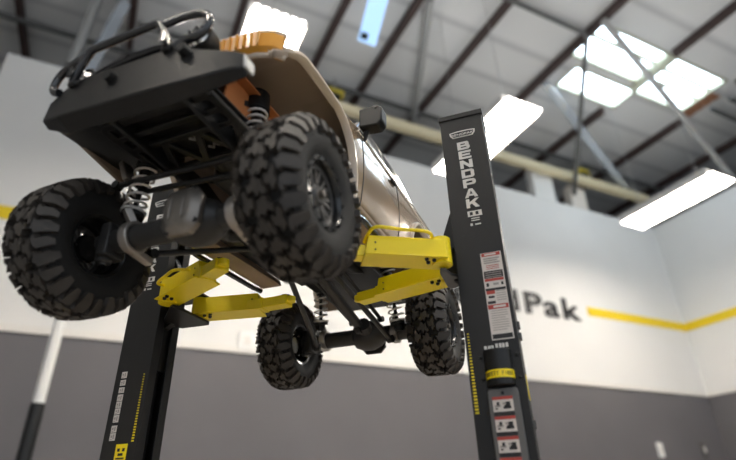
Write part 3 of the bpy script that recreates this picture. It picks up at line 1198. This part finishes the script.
# cab above the body side, leaning inwards
cabm = mb(M['tan'])
lo = [(-.090, .125), (.090, .125), (.090, .345), (-.090, .345)]
hi = [(-.070, .185), (.070, .185), (.070, .325), (-.070, .325)]
vs = [(u, w, .156) for u, w in lo] + [(u, w, .215) for u, w in hi] + [(u * .93, w + (.004 if w < .2 else -.004), .221) for u, w in hi]
cabm.add(vs, [(0, 1, 5, 4), (1, 2, 6, 5), (2, 3, 7, 6), (3, 0, 4, 7), (4, 5, 9, 8), (5, 6, 10, 9), (6, 7, 11, 10), (7, 4, 8, 11), (8, 9, 10, 11)])
cab = cabm.build('cab', truck, bevel=.003)
for sg in (1, -1):
    def sidep(w, z):
        k = (z - .156) / .059
        return (sg * (.090 - .020 * k + .0006), w, z)
    for (a, b_, c_, d_) in (((.152, .164), (.222, .164), (.226, .208), (.190, .208)), ((.232, .164), (.330, .164), (.316, .208), (.236, .208))):
        q = mb(M['glass'])
        q.add([sidep(*p) for p in (a, b_, c_, d_)] + [(sidep(*p)[0] - sg * .002, p[0], p[1]) for p in (a, b_, c_, d_)],
              [(0, 1, 2, 3), (7, 6, 5, 4), (0, 4, 5, 1), (1, 5, 6, 2), (2, 6, 7, 3), (3, 7, 4, 0)])
        q.build('side_window', truck)
q = mb(M['glass'])
def wp(u, z, off):
    k = (z - .156) / .059
    return (u, .125 + .060 * k - off, z)
q.add([wp(-.078, .162, .0006), (wp(.078, .162, .0006)), wp(.064, .209, .0006), wp(-.064, .209, .0006), wp(-.078, .162, -.002), wp(.078, .162, -.002), wp(.064, .209, -.002), wp(-.064, .209, -.002)],
      [(0, 1, 2, 3), (7, 6, 5, 4), (0, 4, 5, 1), (1, 5, 6, 2), (2, 6, 7, 3), (3, 7, 4, 0)])
q.build('windshield', truck)
# door seams, handles and tail
for sg in (1, -1):
    for w in (.118, .222):
        z0, z1 = .058, .146
        b = mb(M['black'])
        pts = []
        for k in range(9):
            z = z0 + (z1 - z0) * k / 8
            pts.append((sg * (hwid(w) - .006 * ((z - .105) / .055) ** 2), w, z))
        b.tube(pts, .0006, 6)
        b.build('door_seam', truck)
    mb(M['black']).box((sg * .1005, .206, .134), (.003, .014, .004)).build('door_handle', truck, bevel=.001)
    # bright waist strip
    b = mb(M['chrome'])
    b.tube([(sg * (hwid(w) - .006 * ((.140 - .105) / .055) ** 2 + .0004), w, .1400) for w in (.11, .18, .26, .34, .40)], .0012, 8)
    b.build('waist_strip', truck)
mb(M['tan']).prism([(-.088, .070), (.088, .070), (.092, .11), (.086, .152), (-.086, .152), (-.092, .11)], 1, .4165, .4195).build('tailgate', truck)
# rock sliders and sill undersides
for sg in (1, -1):
    b = mb(M['taninner'])
    b.prism([(sg * .092, .049), (sg * .097, .053), (sg * .097, .058), (sg * .070, .058), (sg * .066, .049)], 1, .106, WB - .092)
    b.build('rocker_panel', truck, bevel=.001)
    b = mb(M['black'])
    b.span((sg * .050, .106, .0555), (sg * .066, WB - .092, .0575))
    b.build('floor_pan', truck)
    b = mb(M['gloss'])
    b.tube([(sg * .094, .110, .0455), (sg * .0965, .125, .0455), (sg * .0965, WB - .110, .0455), (sg * .094, WB - .095, .0455)], .0030, 10)
    b.build('rock_slider', truck)
mb(M['black']).span((-.050, .102, .058), (.050, .400, .061)).build('floor_pan', truck)

# mirrors
for sg in (1, -1):
    mr = empty('side_mirror')
    mr.parent = truck
    mr.location = (sg * .0950, .1230, .158)
    b = mb(M['black'])
    b.prism([(sg * .002, -.011), (sg * .022, -.013), (sg * .027, -.008), (sg * .027, .009), (sg * .022, .013), (sg * .002, .012)], 1, -.009, .007)
    b.build('mirror_housing', mr, bevel=.0018)
    b = mb(M['black'])
    b.tube(smooth_path([(-sg * .006, .004, -.020), (sg * .003, .002, -.018), (sg * .008, 0, -.008)], 4), .0030, 8)
    b.build('mirror_arm', mr)
    mb(M['greysteel']).lathe([(-.0072, .0018), (-.006, .0018)], 10, 'y', (sg * .0205, -.003, .0095)).build('screw', mr)

# ---- chassis
for sg in (1, -1):
    b = mb(M['chassis'])
    b.prism([(-.070, .076), (-.060, .068), (.050, .060), (.095, .044), (.235, .044), (.285, .062), (.405, .064), (.405, .080), (.280, .078), (.225, .060), (.105, .060), (.055, .078), (-.070, .088)], 0, sg * .032, sg * .0355)
    b.build('chassis_rail', truck, bevel=.0006)
for w, z in ((-.055, .078), (.385, .072), (.28, .070)):
    mb(M['chassis']).span((-.032, w, z - .005), (.032, w + .008, z + .005)).build('cross_member', truck, bevel=.0006)
# transmission skid and gearbox
b = mb(M['chassis'])
b.prism([(-.034, .044), (-.024, .0335), (.024, .0335), (.034, .044)], 1, .118, .225)
b.build('skid_plate', truck, bevel=.001)
b = mb(M['chassis'])
b.span((-.022, .125, .044), (.022, .200, .056))
b.span((-.020, .045, .070), (.024, .11, .098))
b.build('gearbox', truck, bevel=.003)
b = mb(M['axle'])
b.lathe([(.02, .0), (.02, .017), (.080, .017), (.082, .0)], 24, 'y', (.0, 0, .092))
b.build('motor', truck)
# front lattice plate under the nose
b = mb(M['chassis'])
zL = .0735
fr_pts = [(-.052, -.050), (.050, -.050), (.050, .018), (-.052, .018)]
for p, q in zip(fr_pts, fr_pts[1:] + fr_pts[:1]):
    b.bar((p[0], p[1], zL), (q[0], q[1], zL), .007, .004)
for p, q in (((-.052, -.018), (.050, -.018)), ((-.020, -.018), (-.004, .018)), ((-.004, .018), (.014, -.018)), ((.014, -.018), (.032, .018)), ((.032, .018), (.050, -.018)), ((-.036, .018), (-.020, -.018)), ((-.052, -.034), (.05, -.034))):
    b.bar((p[0], p[1], zL), (q[0], q[1], zL), .0055, .004)
b.span((-.052, -.050, zL + .010), (.050, .018, zL + .012))
b.build('front_lattice_plate', truck, bevel=.0006)
for (x, y) in ((-.002, -.005), (.018, .008), (.036, -.004), (.024, -.012), (.006, .010)):
    b = mb(M['spring'])
    b.tube([(x - .004, y, zL + .008), (x, y + .003, zL + .0075), (x + .003, y - .002, zL + .008), (x + .006, y + .002, zL + .008)], .0011, 6)
    b.build('wire_clip', truck)

mb(M['black']).prism([(-.097, .0815), (-.036, .0800), (-.036, .0815), (-.097, .0835)], 1, -.056, .014).build('inner_fender', truck)
# ---- front bumper
b = mb(M['bumper'])
# cross-sections along the width: front face top, face bottom, underside rear, top rear
secs = [(-.0900, [(-.0700, .0905), (-.0715, .0770), (-.0660, .0725), (-.0600, .0890)]),
        (-.0860, [(-.0735, .0925), (-.0750, .0730), (-.0680, .0690), (-.0620, .0910)]),
        (-.0500, [(-.0835, .0930), (-.0880, .0560), (-.0740, .0500), (-.0660, .0930)]),
        (.0440, [(-.0835, .0895), (-.0880, .0500), (-.0740, .0450), (-.0660, .0900)]),
        (.0880, [(-.0720, .0790), (-.0740, .0620), (-.0650, .0580), (-.0600, .0790)]),
        (.0940, [(-.0690, .0770), (-.0700, .0640), (-.0640, .0600), (-.0600, .0770)])]
vs = [(u, w, z) for u, sc in secs for w, z in sc]
fs = []
for i in range(len(secs) - 1):
    for k in range(4):
        fs.append((i * 4 + k, i * 4 + (k + 1) % 4, (i + 1) * 4 + (k + 1) % 4, (i + 1) * 4 + k))
fs += [(3, 2, 1, 0), tuple((len(secs) - 1) * 4 + k for k in range(4))]
b.add(vs, fs)
bump = b.build('front_bumper', truck, bevel=.0012, smooth=20)
b = mb(M['white'])
b.prism([(.0925, .0780), (.0960, .0720), (.0965, .0630), (.0935, .0640)], 1, -.0700, -.0600)
b.build('bumper_end_cap', bump, bevel=.0012)
for u in (-.047, .040):
    q = mb(M['black'])
    q.span((u - .004, -.0875, .0850), (u + .004, -.0830, .0940))
    q.build('tow_hook', bump, bevel=.0015)
mb(M['black']).lathe([(-.0905, .0040), (-.0845, .0046)], 16, 'y', (-.006, 0, .0775)).build('hole_plug', bump)
mb(M['black']).lathe([(-.0880, .0040), (-.0805, .0046)], 16, 'y', (.0545, 0, .0815)).build('hole_plug', bump)
# winch guard just behind the bumper edge
b = mb(M['gloss'])
b.tube(smooth_path([(-.051, -.074, .0890), (-.047, -.077, .0945), (-.012, -.0795, .0985), (.020, -.079, .1000), (.038, -.077, .0990)], 5), .0030, 10)
b.build('winch_guard_bar', truck)
b = mb(M['black'])
b.prism([(-.047, .088), (.040, .088), (.037, .0985), (-.008, .0970), (-.044, .0930)], 1, -.0760, -.0740)
b.build('winch_plate', truck)
mb(M['white']).span((-.012, -.0768, .0925), (.003, -.0760, .0943)).build('plate_marking', truck)
# bull bar: centre hoop with two side hoops
RB = .0030
b = mb(M['gloss'])
yb = -.0885
cen = [(-.0470, yb + .002, .0880), (-.0355, yb, .1075), (-.0320, yb - .0005, .1105), (-.0270, yb - .0005, .1120), (.0270, yb - .0005, .1120), (.0315, yb - .0005, .1105), (.0345, yb, .1075), (.0415, yb + .002, .0880)]
b.tube(smooth_path(cen, 4), RB, 12)
b.build('bull_bar', truck)
bb = bpy.data.objects['bull_bar']
for sg, xo in ((-1, -.0005), (1, .001)):
    q = mb(M['gloss'])
    if sg > 0:
        p = [(.034, yb, .1085), (.048, yb + .0040, .1150), (.0600, yb + .0070, .1165), (.0675, yb + .0080, .1120), (.0690, yb + .0080, .1040), (.0640, yb + .0075, .0960), (.052, yb + .0060, .0925), (.0445, yb + .005, .0885)]
    else:
        p = [(-.034, yb, .1085), (-.050, yb + .0040, .1120), (-.0650, yb + .0070, .1130), (-.0740, yb + .0080, .1080), (-.0765, yb + .0080, .0990), (-.0740, yb + .0080, .0930), (-.066, yb + .0070, .0890)]
    q.tube(smooth_path(p, 5), RB, 12)
    q.build('side_hoop', bb)
for u in (-.0445, .0400):
    mb(M['chrome'] if u > 0 else M['black']).box((u, yb - .0032, .0925), (.004, .0015, .009)).build('mount_bolt', bb, bevel=.0005)
# round auxiliary lamp beside the amber lens
for sg in (1, -1):
    fl = empty('auxiliary_lamp')
    fl.parent = truck
    fl.location = (sg * .0545, -.0680, .1030)
    mb(M['black']).lathe([(.010, .0), (.010, .0070), (.004, .0112), (-.006, .0122), (-.007, .0106), (-.003, .0098)], 28, 'y').build('lamp_shell', fl)
    q = mb(M['chrome'])
    q.lathe([(-.0065, .0092), (-.0085, .006), (-.0095, .0)], 24, 'y')
    q.build('reflector', fl)
    for k in range(5):
        a = 2 * PI * k / 5
        mb(M['chrome']).lathe([(-.0085, .0022), (-.0112, .0012)], 10, 'y', (.0052 * math.cos(a), 0, .0052 * math.sin(a))).build('lamp_diode', fl)
    mb(M['black']).bar((0, .002, -.010), (0, .004, -.020), .006, .004).build('lamp_bracket', fl)

# ---- axles
def axle(y, front):
    a = mb(M['axle'])
    a.tube([(-.083, y, 0), (-.070, y, 0), (-.066, y, 0), (.070, y, 0), (.083, y, 0)], [.0085, .0085, .0100, .0100, .0085], 20)
    o = a.build('axle_tube', truck)
    dx = .014 if front else .012
    dz = -.003 if front else 0
    sgn = -1 if front else 1
    # pumpkin
    b = mb(M['axle'] if not front else M['axle'])
    b.lathe([(-.020, .008), (-.016, .0150), (-.006, .0190), (.006, .0190), (.016, .0150), (.022, .010)], 24, 'x', (dx, y, 0))
    b.cyl((dx, y, 0), (dx + .006, y - sgn * .032, .006), .0085, 18)
    b.build('differential_housing', o)
    c = mb(M['castmetal'] if front else M['axle'])
    oct_ = [(-.010, -.0190), (.010, -.0190), (.0165, -.012), (.0175, .010), (.011, .0185), (-.010, .0185), (-.0165, .010), (-.0165, -.011)]
    oct_ = [(dx + p, q * 1.02) for p, q in oct_]
    yy = y + sgn * .0155
    n = len(oct_)
    vs = [(p, yy, q) for p, q in oct_] + [(p, yy + sgn * .0045, q) for p, q in oct_] + [(dx + (p - dx) * .72, yy + sgn * .0095, q * .74) for p, q in oct_] + [(dx + (p - dx) * .60, yy + sgn * .0100, q * .55) for p, q in oct_]
    fs = [tuple(range(n - 1, -1, -1)), tuple(range(3 * n, 4 * n))]
    for l in range(3):
        fs += [(l * n + i, l * n + (i + 1) % n, (l + 1) * n + (i + 1) % n, (l + 1) * n + i) for i in range(n)]
    c.add(vs, fs)
    if front:
        c.bar((dx - .0055, yy - .0098, -.009), (dx - .0055, yy - .0098, .009), .0020, .0035, up=(0, 1, 0))
        c.bar((dx + .0055, yy - .0098, -.009), (dx + .0055, yy - .0098, .009), .0020, .0035, up=(0, 1, 0))
    co = c.build('differential_cover', o, bevel=.0008)
    for i, (p, q) in enumerate(oct_):
        if i % 2 == 0:
            k = mb(M['black'])
            k.lathe([(yy + sgn * .0035, .0022), (yy + sgn * .0068, .0020)], 8, 'y', (dx + (p - dx) * .86, 0, q * .87))
            k.build('cover_bolt', o)
    for sg in (1, -1):
        k = mb(M['clamp'])
        # clamp around the tube with a tail for the lower link
        k.lathe([(-.004, .0102), (-.004, .0135), (.004, .0135), (.004, .0102)], 22, 'x', (sg * .050, y, 0), closed=True)
        k.bar((sg * .050, y - sgn * .002, -.011), (sg * .049, y - sgn * .020, -.014 if front else -.011), .007, .006)
        k.bar((sg * .050, y - .004, .011), (sg * .053, y - .010, .022), .007, .006)
        k.build('link_mount', o, bevel=.0008)
        k = mb(M['axle'])
        k.box((sg * .072, y, 0), (.010, .020, .028))
        k.lathe([(-.017, .0), (-.017, .0065), (.017, .0065), (.017, .0)], 16, 'z', (sg * .078, y, 0))
        if front:
            k.bar((sg * .078, y, .012), (sg * .070, y + .028, .014), .006, .005)
        k.build('steering_knuckle' if front else 'axle_end', o, bevel=.0012)
        for zz in (.0165, -.0165):
            s_ = mb(M['chrome'])
            s_.lathe([(-.001, .0022), (.001, .0022)], 8, 'z', (sg * .078, y, zz + (.001 if zz > 0 else -.001)))
            s_.build('king_pin', o)
    return o


axF = axle(0, True)
axR = axle(WB, False)


def shock(bottom, top, r=.0085, turns=6, capr=.0092, capl=.010, body='black'):
    p, q = Vector(bottom), Vector(top)
    d = (q - p)
    L = d.length
    d.normalize()
    t = mb(M[body])
    t.cyl(p, p + d * L * .98, .0022, 10)
    t.cyl(p + d * L * .55, q, .0052, 14)
    t.cyl(p - d * .004, p + d * .004, .0055, 14)
    t.cyl(p + d * .004, p + d * .0075, .0092, 20)
    t.cyl(q - d * capl, q, capr, 20)
    o = t.build('shock_absorber', truck, bevel=.0005)
    x = d.orthogonal().normalized()
    y = d.cross(x)
    n = turns * 14
    pts = []
    for i in range(n + 1):
        f = i / n
        a = 2 * PI * turns * f
        pts.append(p + d * (.009 + (L - .010 - capl) * f) + (x * math.cos(a) + y * math.sin(a)) * r)
    s_ = mb(M['spring'])
    s_.tube(pts, .00115, 7)
    s_.build('coil_spring', o)
    c = mb(M['spring'])
    c.cyl(p + d * .0075, p + d * .0098, .0102, 20)
    c.build('spring_seat', o)
    return o


shock((-.060, .002, .018), (-.058, .006, .080), turns=5)
shock((.055, .004, .022), (.047, .010, .120), r=.0092, turns=10, capr=.0112, capl=.020)
shock((-.052, WB - .010, .016), (-.046, WB - .030, .090), turns=7)
shock((.058, WB - .012, .002), (.049, WB - .028, .086), r=.0092, turns=8)
# big shock cap and tower on the nearer side
for sg in (1, -1):
    b = mb(M['chassis'])
    b.prism([(.000, .080), (.026, .080), (.020, .128), (.004, .128)], 0, sg * .036, sg * .040)
    b.build('shock_tower', truck, bevel=.001)
    b = mb(M['chassis'])
    b.prism([(WB - .050, .070), (WB - .010, .070), (WB - .020, .098), (WB - .040, .098)], 0, sg * .034, sg * .038)
    b.build('shock_tower', truck, bevel=.001)
    b = mb(M['chassis'])
    b.bar((sg * .035, -.050, .079), (sg * .048, .010, .108), .006, .005)
    b.build('tower_brace', truck)


def link(a, b, r, m='chassis', ends=True, name='suspension_link'):
    t = mb(M[m])
    a, b = Vector(a), Vector(b)
    d = (b - a).normalized()
    t.cyl(a, b, r, 12)
    o = t.build(name, truck)
    if ends:
        for p in (a, b):
            e_ = mb(M['black'])
            s_ = d.cross(Vector((0, 0, 1))).normalized()
            e_.cyl(p - s_ * .0035, p + s_ * .0035, r * 1.5, 12)
            e_.build('rod_end', o)
    return o


link((-.050, .022, -.005), (-.022, .140, .046), .0028)
link((.050, .022, -.005), (.026, .140, .046), .0028)
link((-.010, .006, .016), (-.018, .120, .056), .0025)
link((.046, .006, .016), (.020, .120, .056), .0025)
link((-.050, WB - .022, -.014), (-.026, .200, .036), .0032)
link((.050, WB - .022, -.014), (.026, .200, .036), .0032)
link((-.008, WB - .006, .018), (-.022, .215, .056), .0025)
link((.032, WB - .006, .018), (.022, .215, .056), .0025)
link((.012, WB - .030, .004), (.004, .205, .042), .0060, 'axle', True, 'drive_shaft')
link((.025, .030, .004), (.006, .120, .042), .0055, 'axle', True, 'drive_shaft')
# steering rods across the nose
link((-.080, -.002, .055), (.058, -.006, .047), .0026, 'chassis', True, 'steering_rod')
link((-.074, .010, .052), (.064, .006, .040), .0024, 'chassis', True, 'steering_rod')
link((-.068, .028, .014), (.068, .028, .014), .0024, 'chassis', True, 'steering_rod')
b = mb(M['castmetal'])
b.bar((-.0740, -.004, .074), (-.064, -.004, .054), .012, .005)
b.build('rod_bracket', truck, bevel=.001)
